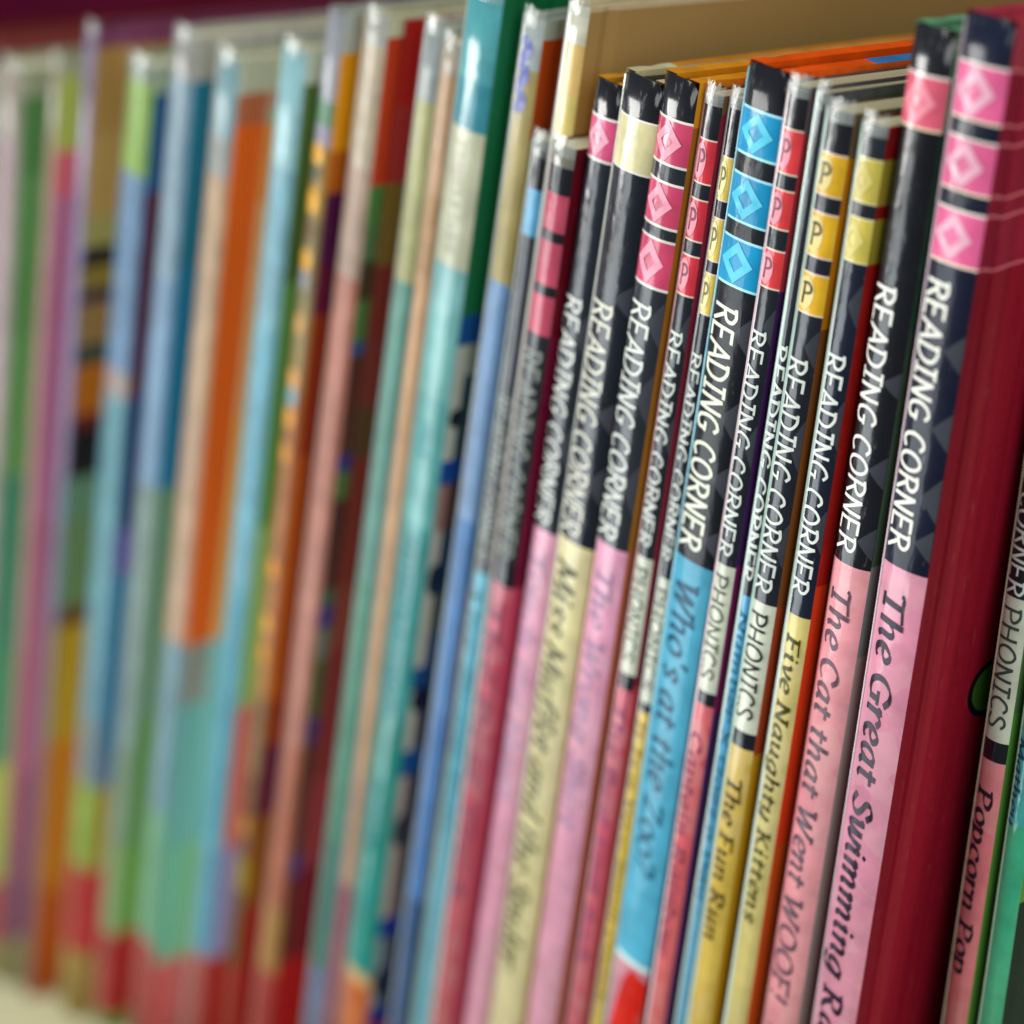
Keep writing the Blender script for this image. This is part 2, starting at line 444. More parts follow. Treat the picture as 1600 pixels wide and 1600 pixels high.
def build_book(spec):
    t, H, Dp = spec['t'] * MM, spec['H'] * MM, spec.get('depth', 200) * MM
    hard = spec['kind'] == 'hard'
    root = bpy.data.objects.new(spec['name'], None)
    root.empty_display_size = 0.02
    col.objects.link(root)
    root.location = (spec['x'] * MM, spec['y'] * MM, SHELF_Z + 0.0002)
    root.rotation_euler = (0.0, spec['lean'], 0.0)
    root['label'] = spec['label']
    root['category'] = 'book'
    root['group'] = spec['group']
    b = t * spec.get('bulge', 0.15 if hard else 0.19)
    gain = SPINE_GAIN * spec.get('gain', 1.0)
    cgain = COVER_GAIN * spec.get('cgain', spec.get('gain', 1.0))
    fin = spec.get('finish', 'print')
    crown = 0.0022 if spec.get('headcap') else 0.0
    bt = min(spec.get('board', 1.6 if hard else 0.35) * MM, t * 0.36)

    def S(u, z, off=0.0):
        f = 2 * u - 1
        y = -b * (1 - abs(f) ** 2.5)
        s = b * 2.5 * abs(f) ** 1.5 * (1 if f >= 0 else -1) * 2 / t
        l = math.hypot(s, 1.0)
        if crown and z > H - 0.0001:
            z -= crown * abs(f) ** 7            # worn, rounded corners of the spine head
        return (-t + t * u + off * s / l, y - off / l, z)

    def bands(lst):
        """[(z_top, hex)] from the top down -> [(z0, z1, hex)] from the bottom up"""
        r = []
        for i, (z, h) in enumerate(lst):
            zt = H if i == 0 else min(z * MM, H)
            zb = 0.0 if i == len(lst) - 1 else max(0.0, lst[i + 1][0] * MM)
            if zt - zb > 1e-5:
                r.append((zb, zt, h))
        return r[::-1]

    # spine: a rounded shell in printed bands
    NU = 14
    us = [j / NU for j in range(NU + 1)]
    bl = bands(spec['spine'])
    zs = [bl[0][0]] + [q[1] for q in bl]
    hx = [q[2] for q in bl]
    mb = MB()
    out = mb.grid([[S(u, z) for u in us] for z in zs], lambda i: material(hx[i], 'zone' if (spec.get('zone') and i == 0) else fin, gain))
    shell = 0.0008 if hard else 0.0003
    inn = [[S(u * 0.9 + 0.05, z, -shell) for u in us] for z in (zs[0], zs[-1])]
    dark = material(hx[-1], fin, gain)
    ii = mb.grid(inn, lambda i: dark, True)
    for j in range(NU):
        mb.face((out[-1][j], out[-1][j + 1], ii[1][j + 1], ii[1][j]), dark)
        mb.face((out[0][j + 1], out[0][j], ii[0][j], ii[0][j + 1]), dark)
    sp = mb.build('spine', root, True)

    def patch_grid(m, f, nu, nv):
        m_rows = [[f(i / nu, k / nv) for i in range(nu + 1)] for k in range(nv + 1)]
        return m_rows

    # front (right-hand) cover with a hinge groove, and the back cover
    cb = bands(spec['cover'])
    zc = [cb[0][0]] + [q[1] for q in cb]
    hc = [q[2] for q in cb]
    prof = [(0, 0), (1.5, 0), (3.5, -0.02), (4.6, -0.35), (5.8, -0.75), (7.2, -0.5), (8.8, -0.08), (12, 0), (24, 0), (40, 0)] if hard else \
           [(0, 0), (3, 0), (4, -0.12), (5, 0), (40, 0)]
    prof = [(y * MM, x * MM * min(1.0, bt / 0.0016)) for y, x in prof] + [(Dp, 0.0)]

    def cover_mesh(side):
        m = MB()
        if side > 0:
            xo = lambda y, x: x
            xi = -bt
        else:
            xo = lambda y, x: -t - x
            xi = -t + bt
        o_ = m.grid([[(xo(y, x), y, z) for y, x in prof] for z in zc], lambda i: material(hc[i] if side > 0 or not spec.get('back') else spec['back'], spec.get('cover_finish', 'cover'), cgain if side > 0 else 1.0), side < 0)  # left books' unseen back covers are made pale to bounce light into gaps
        i_ = m.grid([[(xi, y, z) for y, x in prof] for z in (zc[0], zc[-1])], lambda i: material(hc[-1], 'board', 1.0), side > 0)
        tm = material(hc[-1], 'board', 1.0)
        for j in range(len(prof) - 1):
            q = (o_[-1][j], o_[-1][j + 1], i_[1][j + 1], i_[1][j])
            far = spec.get('top_far') and prof[j][0] > (0.0239 if side > 0 else 0.0119) and (side > 0 or spec.get('top_both'))
            m.face(q if side > 0 else q[::-1], material(spec['top_far'], 'board') if far else tm)
            q = (o_[0][j], o_[0][j + 1], i_[0][j + 1], i_[0][j])
            m.face(q[::-1] if side > 0 else q, tm)
        k = len(prof) - 1
        m.face((o_[0][k], i_[0][k], i_[1][k], o_[-1][k]) + tuple(o_[r][k] for r in range(len(zc) - 2, 0, -1)), tm)
        return m

    fc = cover_mesh(1).build('front_cover', root, False)
    cover_mesh(-1).build('back_cover', root, False)

    # pages and, on bound hardbacks, the folded head of the spine
    hcap = spec.get('headcap', 0) * MM
    y0 = max(hcap, 0.0012 if hard else 0.0004)
    rec = 0.0030 if hcap else (0.0016 if hard else 0.0004)
    pg = MB()
    pg.box(-t + bt + 5e-5, -bt - 5e-5, y0 + 2e-4, Dp - 0.002, 0.0005, H - rec, material(spec.get('pages', '#c4c2a6'), 'pages'))
    pg.build('page_block', root)
    if hcap:
        hb = MB()
        mk = material('#0b0c12', 'board')
        n = 8
        zt = H - 0.0012
        top = [(-t + 1e-4 + (t - 2e-4) * j / n, min(y + 0.0011, hcap * 0.5), zt) for j, y in
               enumerate([S(0.02 + 0.96 * j / n, 0)[1] for j in range(n + 1)])]
        back = [(p[0], hcap * (1 - 0.25 * abs(2 * j / n - 1) ** 3), zt - 0.0002) for j, p in enumerate(top)]
        hb.grid([top, back], lambda i: mk)
        hb.grid([[(p[0], p[1], H - 0.012) for p in back], back], lambda i: mk, True)
        # lift the head so that the boards look wrapped
        hb.build('headcap', root, True)

    # clear jacket fold along the left edge of the spine
    if spec.get('edge'):
        w = spec.get('edgew', 2.0) * MM / t
        mj = material(spec['edge'], 'film', 1.1 * spec.get('gain', 1.0))
        ts = [H * k / 40 for k in range(41)]
        rows = []
        rr = random.Random(int(t * 1e7))
        for z in ts:
            ww = w * (0.9 + 0.2 * rr.random())
            rows.append([S(0.004, z, 0.00004), S(0.25 * ww, z, 0.0003), S(0.6 * ww, z, 0.00034), S(ww, z, 0.00006)])
        jm = MB()
        jm.grid(rows, lambda i: mj)
        jm.build('jacket_edge', root, True)

    # clear, slightly crinkled lip of the jacket standing above the spine head
    if spec.get('edge') and not hcap:
        mc = material('#c8d0c8', 'clear', 0.9)
        rl = random.Random(int(H * 1e6))
        cols = [j / 24 for j in range(25)]
        tops = [H + 0.0016 + 0.0012 * rl.random() for _ in cols]
        lm = MB()
        lm.grid([[S(u, H - 0.0022, 0.00018) for u in cols],
                 [(q[0], q[1] - 0.0002 * rl.random(), H - 0.0003) for q in (S(u, H - 0.001, 0.0002) for u in cols)],
                 [(q[0], q[1] + 0.0004 * rl.random(), z) for q, z in zip((S(u, H - 0.001, 0.0001) for u in cols), tops)]], lambda i: mc)
        lm.build('jacket_lip', root, True)

    # ---- printed marks on the spine (sub-parts)
    INK = 0.00010

    def letters(name, items):
        m = MB()
        for it in items:
            face, text, za, zb, u0, u1, hexc, wt = it
            ink = material(hexc, 'ink')
            adv, ribs = text_ribbons(text, face, wt)
            Lz = (za - zb) * MM
            for k, rb in enumerate(ribs):
                off = INK + 0.000012 * (k % 4)
                rows = []
                for a, c in rb:
                    mid = ((a[0] + c[0]) / 2, (a[1] + c[1]) / 2)
                    rows.append([S(max(0.012, u0 + (u1 - u0) * (p[1] if p[1] > 0 else 0.8 * p[1])), za * MM - Lz * p[0] / adv, off) for p in (a, mid, c)])
                m.grid(rows, lambda i: ink)
        return m.build(name, sp, True)

    caps = [q for q in spec.get('texts', []) if q[0] == 'caps']
    titl = [q for q in spec.get('texts', []) if q[0] == 'title']
    if caps:
        letters('series_lettering', caps)
    if titl:
        letters('title_lettering', titl)

    for (za, zb, hexc) in spec.get('emblem', []):
        m = MB()
        mt = material(hexc, 'ink')
        zc_, hz = (za + zb) / 2 * MM, (za - zb) / 2 * MM
        for k, (ca, cb_) in enumerate((((0, 1), (1, 0)), ((1, 0), (0, -1)), ((0, -1), (-1, 0)), ((-1, 0), (0, 1)))):
            rows = []
            for r in (0.44, 0.96):
                rows.append([S(0.46 + 0.40 * r * (ca[0] + (cb_[0] - ca[0]) * s / 6), zc_ + hz * r * (ca[1] + (cb_[1] - ca[1]) * s / 6), INK)
                             for s in range(7)])
            m.grid(rows, lambda i: mt, True)
        m.build('diamond_emblem', sp, True)
    for (za, zb, hexc) in spec.get('glow', []):
        m = MB()
        mt = material(hexc, 'ink')
        zc_, hz = (za + zb) / 2 * MM, (za - zb) / 2 * MM
        rows = []
        for r in (0.02, 0.5, 1.0):
            rows.append([S(0.40 + 0.30 * r * math.cos(a), zc_ + 0.8 * hz * r * math.sin(a), INK * 0.8)
                         for a in [2 * math.pi * s / 20 for s in range(21)]])
        m.grid(rows, lambda i: mt)
        m.build('letter_roundel', sp, True)
    if spec.get('letters'):
        for (za, zb, hexc) in spec['letters']:
            m = MB()
            mt = material(hexc, 'ink')
            adv, ribs = text_ribbons('P', 'caps', 1.25)
            hz = (za - zb) * MM
            for k, rb in enumerate(ribs):
                rows = [[S(0.30 + 0.34 * p[0] / 0.58, zb * MM + hz * (0.26 + 0.48 * p[1]), INK * 1.2 + 0.00001 * k)
                         for p in (a, ((a[0] + c[0]) / 2, (a[1] + c[1]) / 2), c)] for a, c in rb]
                m.grid(rows, lambda i: mt, True)
            m.build('band_letter', sp, True)
    if spec.get('tri'):
        m = MB()
        mt = material('#3c3e46', 'ink')
        for za, zb in spec['tri']:
            zm = (za + zb) / 2 * MM
            rows = []
            for s in range(7):
                q = s / 6
                hz = (za - zb) / 2 * MM * q
                u = 0.66 + 0.33 * q
                rows.append([S(u, zm + hz, INK * 0.5), S(u, zm, INK * 0.5), S(u, zm - hz, INK * 0.5)])
            m.grid(rows, lambda i: mt, True)
        m.build('grey_triangle_pattern', sp, True)
    if spec.get('dots'):
        for z, hexc in spec['dots']:
            m = MB()
            mt = material(hexc, 'ink')
            rows = []
            for r in (0.02, 1.0):
                rows.append([S(0.42 + 0.33 * r * math.cos(a), z * MM + 0.0030 * r * math.sin(a), INK)
                             for a in [2 * math.pi * s / 14 for s in range(15)]])
            m.grid(rows, lambda i: mt)
            m.build('printed_fleck', sp, True)
    if spec.get('marks'):
        for za, zb, hexc in spec['marks']:
            m = MB()
            mt = material(hexc, 'ink')
            z = za
            while z > zb:
                h = random.uniform(1.0, 2.2)
                u0 = random.uniform(0.32, 0.42)
                rows = [[S(u0 + 0.28 * s / 3, zz * MM, INK) for s in range(4)] for zz in (z - h, z)]
                m.grid(rows, lambda i: mt)
                z -= h + random.uniform(0.8, 1.6)
            m.build('label_print', sp, True)
    if spec.get('redpatch'):
        za, zb = spec['redpatch']
        m = MB()
        mt = material('#bc1802', fin, gain)
        rows = []
        for s in range(9):
            q = s / 8
            ul = 0.62 - 0.52 * math.sqrt(q)
            rows.append([S(ul + (0.985 - ul) * j / 5, (za - (za - max(zb, 1.0)) * q) * MM - 0.0022 * (j / 5) * (1 - q), INK) for j in range(6)])
        m.grid(rows, lambda i: mt, True)
        m.build('red_picture_patch', sp, True)

    # ---- printed marks on the front cover (sub-parts)
    if spec.get('lines'):
        m = MB()
        mt = material('#d8707c', 'ink')
        hl = 0.00022
        for z in spec['lines']:
            rows = []
            for y, x in prof[:-1]:
                dz = 0.0010 * math.exp(-((y - 0.0058) / 0.0025) ** 2)
                rows.append([(x + INK * 0.6, y, z * MM - dz + q) for q in (-hl, hl)])
            m.grid(rows, lambda i: mt)
        m.build('cover_rule_lines', fc)
    if spec.get('disc'):
        za, zb = spec['disc']
        zc_, R = (za + zb) / 2 * MM, (za - zb) / 2 * MM
        m = MB()
        for r0, r1, hexc in ((0.80, 1.0, '#0a0c12'), (0.0, 0.80, '#3c6420')):
            mt = material(hexc, 'cover')
            rows = [[(0.00016, 0.0262 + R * r * math.cos(a), zc_ + R * r * math.sin(a)) for a in [2 * math.pi * s / 40 for s in range(41)]] for r in (r0 + 0.001, r1)]
            m.grid(rows, lambda i: mt, True)
        m.build('round_cover_badge', fc)
    if spec.get('strip'):
        y0s, lst = spec['strip']
        m = MB()
        sb = bands(lst)
        zl = [sb[0][0]] + [q[1] for q in sb]
        m.grid([[(xs, y * MM, min(z, H - 0.0002)) for y, xs in ((y0s, -0.00002), (y0s + 0.4, 0.00011), (45, 0.00011))] for z in zl],
               lambda i: material(sb[i][2], 'cover', cgain))
        m.build('cover_picture_edge', fc)
    if spec.get('blobs'):
        for za, zb, hexc in spec['blobs']:
            m = MB()
            mt = material(hexc, 'cover')
            zc_, R = (za + zb) / 2 * MM, (za - zb) / 2 * MM
            rows = [[(0.00012, 0.0024 + 0.0020 * r * math.cos(a), zc_ + R * r * math.sin(a)) for a in [2 * math.pi * s / 16 for s in range(17)]] for r in (0.01, 1.0)]
            m.grid(rows, lambda i: mt, True)
            m.build('cover_picture_shape', fc)
    return root


# ------------------------------------------------------------------ the shelf
SHELF_Z = -0.1845
case = bpy.data.objects.new('bookcase', None)
col.objects.link(case)
case.location = (-0.2, 0.1, SHELF_Z - 0.022)
case['label'] = 'cream shelf board and dark back panel of the bookcase holding the whole row'
case['category'] = 'bookcase'
m = MB()
cream = material('#c4c29e', 'paint', 1.0)
m.box(-0.9, 0.7, -0.135, 0.19, 0.0, 0.022, cream)
m.build('shelf_board', case)
m = MB()
m.box(-0.9, 0.7, 0.192, 0.21, -0.05, 0.62, material('#38081a', 'paint'))
m.build('back_panel', case)

# ------------------------------------------------------------------ the books (all sizes in millimetres)
BOOKS = [
    dict(name='picture_book', kind='hard', label='tall dark red book whose cover shows above the books at the far left', 
         group='picture books packed along the shelf', x=-547.55, y=12.0, t=26.81, H=364.73, lean=0.4876, finish='matte', gain=0.64, cgain=1.25, 
         pages='#6a180e', spine=[(370.08, '#8a2018')], cover=[(370.08, '#5c0c0a')]),
    dict(name='picture_book', kind='hard', label='pale grey picture book cut off by the left edge of the photo', group='picture books packed along the shelf', 
         x=-503.1, y=0.0, t=13.34, H=352.18, lean=0.4849, finish='matte', gain=0.64, cgain=1.25, back='#cac6ba', edge='#b0a8a8', 
         spine=[(354.65, '#a89a90'), (347.96, '#b6a0a4'), (168.84, '#9a8f94')], cover=[(354.65, '#8fa090'), (244.05, '#6a8a70')]),
    dict(name='picture_book', kind='hard', label='picture book with a pale pink spine and a green cover that fades to teal', 
         group='picture books packed along the shelf', x=-483.43, y=1.0, t=13.2, H=353.61, lean=0.4827, finish='matte', gain=0.64, cgain=1.25, back='#cac6ba', 
         edge='#b8a6a0', edgew=2.6, spine=[(353.83, '#a89c90'), (330.77, '#b49c9e'), (219.89, '#9a8c88'), (28.07, '#8c7c70')], 
         cover=[(353.83, '#8c9478'), (345.31, '#4a7a42'), (320.49, '#588a50'), (266.47, '#5e9254'), (215.06, '#3f8468'), (143.67, '#468c68'), (96.66, '#a4b454'), (41.97, '#ac3c50'), (12.33, '#98a060')]),
    dict(name='picture_book', kind='hard', label='picture book with a pink cover and a lime patch at its top', group='picture books packed along the shelf', 
         x=-461.67, y=3.0, t=5.22, H=352.99, lean=0.4787, finish='matte', gain=0.64, cgain=1.25, back='#cac6ba', edge='#a88c78', edgew=1.6, 
         spine=[(353.74, '#98967c'), (331.05, '#a08468'), (290.26, '#a87c6c'), (150.19, '#a8685c'), (68.11, '#8a6860')], 
         cover=[(353.74, '#93967c'), (348.19, '#9caa4c'), (325.49, '#c0586c'), (310.98, '#a8648c'), (200.14, '#a05c7c'), (96.49, '#8c4c6c'), (47.58, '#783c68'), (20.36, '#8a8a58')]),
    dict(name='picture_book', kind='hard', label='picture book with a lavender spine and a many coloured cover ending in orange', 
         group='picture books packed along the shelf', x=-440.0, y=3.0, t=5.74, H=358.76, lean=0.476, finish='matte', gain=0.64, cgain=1.25, back='#cac6ba', 
         edge='#9a8cae', edgew=1.6, spine=[(359.06, '#9084a0'), (308.68, '#84789c'), (214.54, '#6c7490'), (161.93, '#78706c'), (113.05, '#8c6a60')], 
         cover=[(359.06, '#6a3450'), (353.54, '#94743c'), (328.26, '#9c8048'), (302.68, '#8c8850'), (292.97, '#100c14'), (286.82, '#7c6c24'), (279.15, '#2a1038'), (274.97, '#84683c'), (261.19, '#2c3c34'), (254.29, '#a05c08'), (237.17, '#5a1018'), (232.26, '#04040c'), (215.0, '#547c64'), (200.59, '#587850'), (166.88, '#583818'), (159.44, '#9c8018'), (113.05, '#a86804'), (49.08, '#a04800')]),
    dict(name='picture_book', kind='hard', label='pale blue picture book with a lime label at its top and a dark blue cover', 
         group='picture books packed along the shelf', x=-405.59, y=4.0, t=12.49, H=342.95, lean=0.4717, finish='matte', gain=0.64, cgain=1.25, back='#cac6ba', 
         edge='#8cacb4', edgew=1.6, 
         spine=[(343.06, '#8c9c88'), (337.63, '#93ba52'), (311.06, '#6a90b4'), (250.17, '#a89890'), (241.72, '#64a0ac'), (150.65, '#6a9cac'), (125.82, '#7c8c8c'), (100.06, '#8caa40'), (65.12, '#b03430'), (28.41, '#9c843c')], 
         cover=[(343.06, '#8c9c88'), (335.81, '#0c4c7c'), (307.24, '#4c0430'), (243.85, '#0c2464'), (197.76, '#60489c'), (181.65, '#2c7098'), (113.06, '#507098'), (100.06, '#a08c38'), (65.12, '#b43434'), (28.41, '#98783c')]),
    dict(name='picture_book', kind='hard', label='tall pale blue picture book with a teal stripe of cover and a red foot', 
         group='picture books packed along the shelf', x=-384.87, y=5.0, t=10.17, H=347.7, lean=0.4675, finish='matte', gain=0.64, cgain=1.25, back='#cac6ba', 
         edge='#a8b4c4', edgew=1.6, 
         spine=[(348.32, '#acaca8'), (335.74, '#90acbc'), (278.22, '#84a8c8'), (212.52, '#849c94'), (117.16, '#7c9478'), (78.63, '#84a068'), (40.66, '#a02c30'), (6.45, '#6f8c4c')], 
         cover=[(348.32, '#9a9a90'), (336.09, '#1a6a84'), (282.1, '#187094'), (212.09, '#648c70'), (129.55, '#5c8c54'), (78.63, '#5c9444'), (43.44, '#980808'), (6.45, '#548430')]),
    dict(name='picture_book', kind='hard', label='picture book with a peach spine and a wide bright orange cover', group='picture books packed along the shelf', 
         x=-361.47, y=6.0, t=10.26, H=338.04, lean=0.4627, finish='matte', gain=0.64, cgain=1.25, back='#cac6ba', edge='#ccb498', edgew=2.0, 
         spine=[(338.19, '#90b8c0'), (316.53, '#a4a8a4'), (305.83, '#c8a884'), (233.16, '#ccA888'), (158.81, '#7ca4b0'), (95.31, '#78b08c'), (43.15, '#b04848')], 
         cover=[(338.19, '#a0a890'), (329.11, '#9c5838'), (320.4, '#c4560e'), (298.59, '#c4560e'), (280.07, '#c4560e'), (233.16, '#c4560e'), (158.81, '#7c8078'), (136.74, '#609c98'), (82.63, '#64a48c'), (34.98, '#b85458')], 
         strip=(9.5, [(338.19, '#a8b098'), (329.11, '#b08878'), (325.29, '#9ca488'), (320.4, '#f09048'), (298.59, '#e4a470'), (233.16, '#f0a45c'), (158.81, '#7cc0c0'), (82.63, '#88c490'), (34.98, '#c47474')])),
    dict(name='picture_book', kind='hard', label='light blue picture book with a green cover, right of the bright orange one', 
         group='picture books packed along the shelf', x=-332.22, y=9.0, t=10.14, H=335.45, lean=0.4552, finish='matte', gain=0.64, cgain=1.25, back='#cac6ba', 
         edge='#acdce0', edgew=1.8, 
         spine=[(335.83, '#a0d4dc'), (303.83, '#84bccc'), (258.79, '#74b8cc'), (178.75, '#54a4b8'), (87.03, '#5f9fb8'), (43.87, '#a8504c')], 
         cover=[(335.83, '#a8b0a0'), (327.25, '#46602a'), (273.59, '#5c8a44'), (199.76, '#88a860'), (139.07, '#c0685c'), (87.03, '#8c80ac'), (43.87, '#9c0408')]),
    dict(name='picture_book', kind='hard', label='gold spined picture book with bright flecks down its spine', group='picture books packed along the shelf', 
         x=-316.08, y=9.5, t=6.57, H=342.24, lean=0.45, finish='matte', gain=0.64, cgain=1.25, back='#cac6ba', 
         spine=[(342.21, '#a8acb6'), (319.75, '#6aa07a'), (313.49, '#a4a0b4'), (308.16, '#b48c3c'), (289.45, '#948450'), (264.7, '#a08850'), (240.73, '#b8743c'), (160.26, '#b87c30'), (142.83, '#8a6a3c'), (115.75, '#7a5028'), (85.08, '#9c8414'), (72.9, '#6a4a1c'), (42.72, '#9a2a20')], 
         cover=[(342.21, '#98a098'), (332.38, '#c88404'), (307.33, '#a45408'), (296.33, '#48083c'), (277.21, '#5c0c30'), (262.89, '#8c2c04'), (221.59, '#a04404'), (142.83, '#8c3008'), (127.17, '#5c0c30'), (101.77, '#804804'), (67.96, '#901008')], 
         dots=[(305.65, '#e0a430'), (301.09, '#4a4a30'), (293.25, '#e0a428'), (285.98, '#6a4a28'), (277.21, '#e0a430'), (271.89, '#8a8890'), (259.26, '#c09050'), (243.55, '#d89850'), (238.46, '#70a0ac'), (232.19, '#e09830'), (221.59, '#d08830'), (185.53, '#e08c24'), (167.74, '#d89c28'), (158.11, '#d08820'), (97.04, '#b07818')], 
         strip=(5.5, [(332.38, '#b89410'), (307.33, '#8c3c10'), (296.33, '#4c0848'), (277.21, '#540830'), (262.89, '#802028'), (221.59, '#842018'), (142.83, '#801c14'), (127.17, '#501040'), (101.77, '#803808'), (67.96, '#901008')])),
    dict(name='picture_book', kind='hard', label='picture book with a salmon pink spine and a dark cover dotted with navy', 
         group='picture books packed along the shelf', x=-295.79, y=10.0, t=8.99, H=337.4, lean=0.4449, finish='matte', gain=0.64, cgain=1.25, back='#cac6ba', 
         edge='#ccb8ac', edgew=1.6, 
         spine=[(337.97, '#bcbcb4'), (330.24, '#ccbca0'), (299.77, '#c0a490'), (271.0, '#c4806c'), (128.11, '#b86c50'), (70.44, '#b08448'), (45.88, '#a83030')], 
         cover=[(337.97, '#a8a88c'), (333.03, '#a02c08'), (296.13, '#3c6a30'), (285.57, '#44603a'), (276.19, '#342c18'), (265.77, '#3c6030'), (254.26, '#24406c'), (250.31, '#45241a'), (222.07, '#1a2668'), (217.13, '#3a5c30'), (208.68, '#341c18'), (180.96, '#20503a'), (175.87, '#1a2664'), (168.68, '#505c50'), (158.26, '#2c4624'), (139.04, '#202458'), (130.31, '#40241c'), (91.8, '#1c2860'), (82.39, '#48180f'), (50.87, '#8c0004')], 
         strip=(4.6, [(333.03, '#901410'), (316.02, '#882420'), (296.13, '#64501c'), (274.47, '#66241c'), (253.36, '#682a24'), (235.16, '#4c3820'), (220.17, '#68281f'), (180.96, '#703428'), (160.36, '#6c2424'), (116.98, '#7c2c30'), (84.75, '#64101c'), (50.87, '#940c10')])),
    dict(name='picture_book', kind='hard', label='pale teal picture book with a pale yellow upper third', group='picture books packed along the shelf', 
         x=-271.59, y=11.0, t=6.9, H=331.13, lean=0.4364, finish='matte', gain=0.64, cgain=1.25, back='#cac6ba', edge='#b0bcb8', edgew=1.2, 
         spine=[(331.57, '#a6b0b0'), (313.05, '#bcbc80'), (267.93, '#64a090'), (182.89, '#54987c'), (99.44, '#448070'), (53.17, '#6a80a4')], 
         cover=[(331.57, '#a8b0a8'), (317.66, '#bcc4b0'), (267.93, '#649cb8'), (182.89, '#509cbc'), (85.91, '#4480ac'), (65.05, '#787cb0')]),
    dict(name='picture_book', kind='paper', label='thin peach picture book, just left of the tall teal one', group='picture books packed along the shelf', 
         x=-263.12, y=11.0, t=5.75, H=325.6, lean=0.4331, finish='matte', gain=0.64, cgain=1.25, back='#cac6ba', edge='#d4b898', edgew=1.2, 
         spine=[(326.0, '#c4b8a4'), (318.22, '#d0a880'), (288.79, '#c89c6c'), (269.32, '#d8aa7c'), (183.85, '#d0a478'), (123.28, '#c0987c'), (86.11, '#a4586c')], 
         cover=[(326.0, '#a89070'), (288.79, '#a88858'), (86.11, '#905060')]),
    dict(name='picture_book', kind='hard', label='tall teal picture book with a glossy spine, cream label and dark green cover', 
         group='picture books packed along the shelf', x=-248.56, y=10.94, t=12.13, H=334.6, lean=0.4305, finish='print', gain=0.7, cgain=1.25, back='#cac6ba', 
         edge='#a8c4c0', edgew=1.6, 
         spine=[(334.58, '#58b0b8'), (313.83, '#3f9aaa'), (302.67, '#d2d4b4'), (269.34, '#86c4c4'), (257.53, '#7cc0bc'), (235.54, '#62b4b0'), (199.93, '#369a96'), (142.03, '#1c9084'), (57.45, '#cdb078'), (53.26, '#cc6428')], 
         cover=[(334.58, '#0e5c38'), (258.19, '#04447c'), (250.52, '#a0a498'), (219.79, '#04387c'), (213.01, '#80645c'), (199.93, '#98988c'), (160.0, '#043c6c'), (153.08, '#98988c'), (133.87, '#043c74'), (125.59, '#948880'), (78.0, '#042474'), (71.22, '#707c80'), (45.74, '#0c1c6c'), (38.61, '#842810')], 
         marks=[(299.77, 272.25, '#a8a890'), (228.59, 218.01, '#3c8c94'), (196.24, 143.04, '#146470'), (121.42, 100.08, '#146c6c')], 
         blobs=[(233.81, 228.59, '#101c2c'), (190.67, 181.25, '#0c2038'), (154.07, 146.07, '#0c1430'), (112.97, 102.25, '#0c2030'), (59.76, 50.45, '#0c1830')], 
         strip=(3.2, [(334.58, '#085830'), (258.19, '#043c74'), (250.52, '#7c8478'), (242.4, '#243c48'), (219.79, '#04387c'), (213.01, '#442c30'), (199.93, '#0c2c4c'), (181.25, '#343c44'), (169.76, '#0c3460'), (153.08, '#101838'), (133.87, '#043c74'), (125.59, '#181c34'), (110.84, '#403c44'), (78.0, '#042474'), (71.22, '#182440'), (45.74, '#0c1c6c'), (38.61, '#842810')])),
    dict(name='picture_book', kind='hard', label='blue spined picture book with a cream top, right of the tall teal one', 
         group='picture books packed along the shelf', x=-233.1, y=14.0, t=7.19, H=325.67, lean=0.4211, finish='matte', gain=0.64, cgain=1.25, back='#cac6ba', 
         edge='#c4ccc8', edgew=1.8, 
         spine=[(325.91, '#bcc8c6'), (314.17, '#c0b070'), (264.0, '#7ca4d0'), (201.57, '#4a86c4'), (145.37, '#3f7cc0'), (85.51, '#305c90')], 
         cover=[(325.91, '#8c9890'), (321.36, '#96380c'), (298.72, '#a49050'), (262.4, '#406898'), (227.73, '#506478'), (201.57, '#605850'), (183.44, '#9c6c48'), (135.46, '#a08c30'), (85.51, '#6c7028')], 
         dots=[(318.5, '#50589c'), (312.72, '#50589c'), (306.87, '#6068a0')]),
    dict(name='reading_book', kind='paper', label='thin dark reading book with a light blue band and light blue title strip', 
         group='reading books with black spines', x=-224.52, y=14.5, t=5.66, H=296.95, lean=0.4167, edge='#a8b0ac', edgew=1.6, 
         spine=[(296.73, '#5c6264'), (293.03, '#16181f'), (285.54, '#58a4cc'), (274.57, '#30343c'), (187.06, '#5ab0c8')], 
         cover=[(296.73, '#5a3c34'), (268.38, '#4c5258'), (187.06, '#3f9098')], 
         texts=[('caps', 'READING CORNER', 234.3, 190.12, 0.2, 0.85, '#a4aca4', 1), ('title', 'The Snow Day', 183.44, 106.92, 0.3, 0.793, '#2a7c8c', 1)]),
    dict(name='picture_book', kind='hard', label='tall yellow edged book whose plain brown cover shows above the black spines', 
         group='picture books packed along the shelf', x=-216.06, y=14.28, t=6.65, H=325.37, lean=0.4137, cover_finish='paint', edge='#ccd0cc', edgew=1.8, 
         spine=[(325.21, '#c0c0ac'), (317.16, '#d0b068'), (305.86, '#c8b868'), (297.21, '#c0b080')], cover=[(325.21, '#b8ac88'), (324.38, '#9c8250')]),
    dict(name='phonics_book', kind='paper', label='dark phonics book with three red bands and a dusky red title strip', 
         group='thin phonics books with lettered bands', x=-207.4, y=8.79, t=7.59, H=293.92, lean=0.4132, zone=1, edge='#a89898', edgew=1.5, 
         spine=[(293.7, '#6c6c60'), (289.38, '#16181f'), (283.27, '#b84860'), (274.71, '#16181f'), (272.33, '#b84860'), (262.21, '#16181f'), (259.77, '#b84860'), (250.49, '#20242a'), (192.43, '#0a0e18'), (185.79, '#b4485c')], 
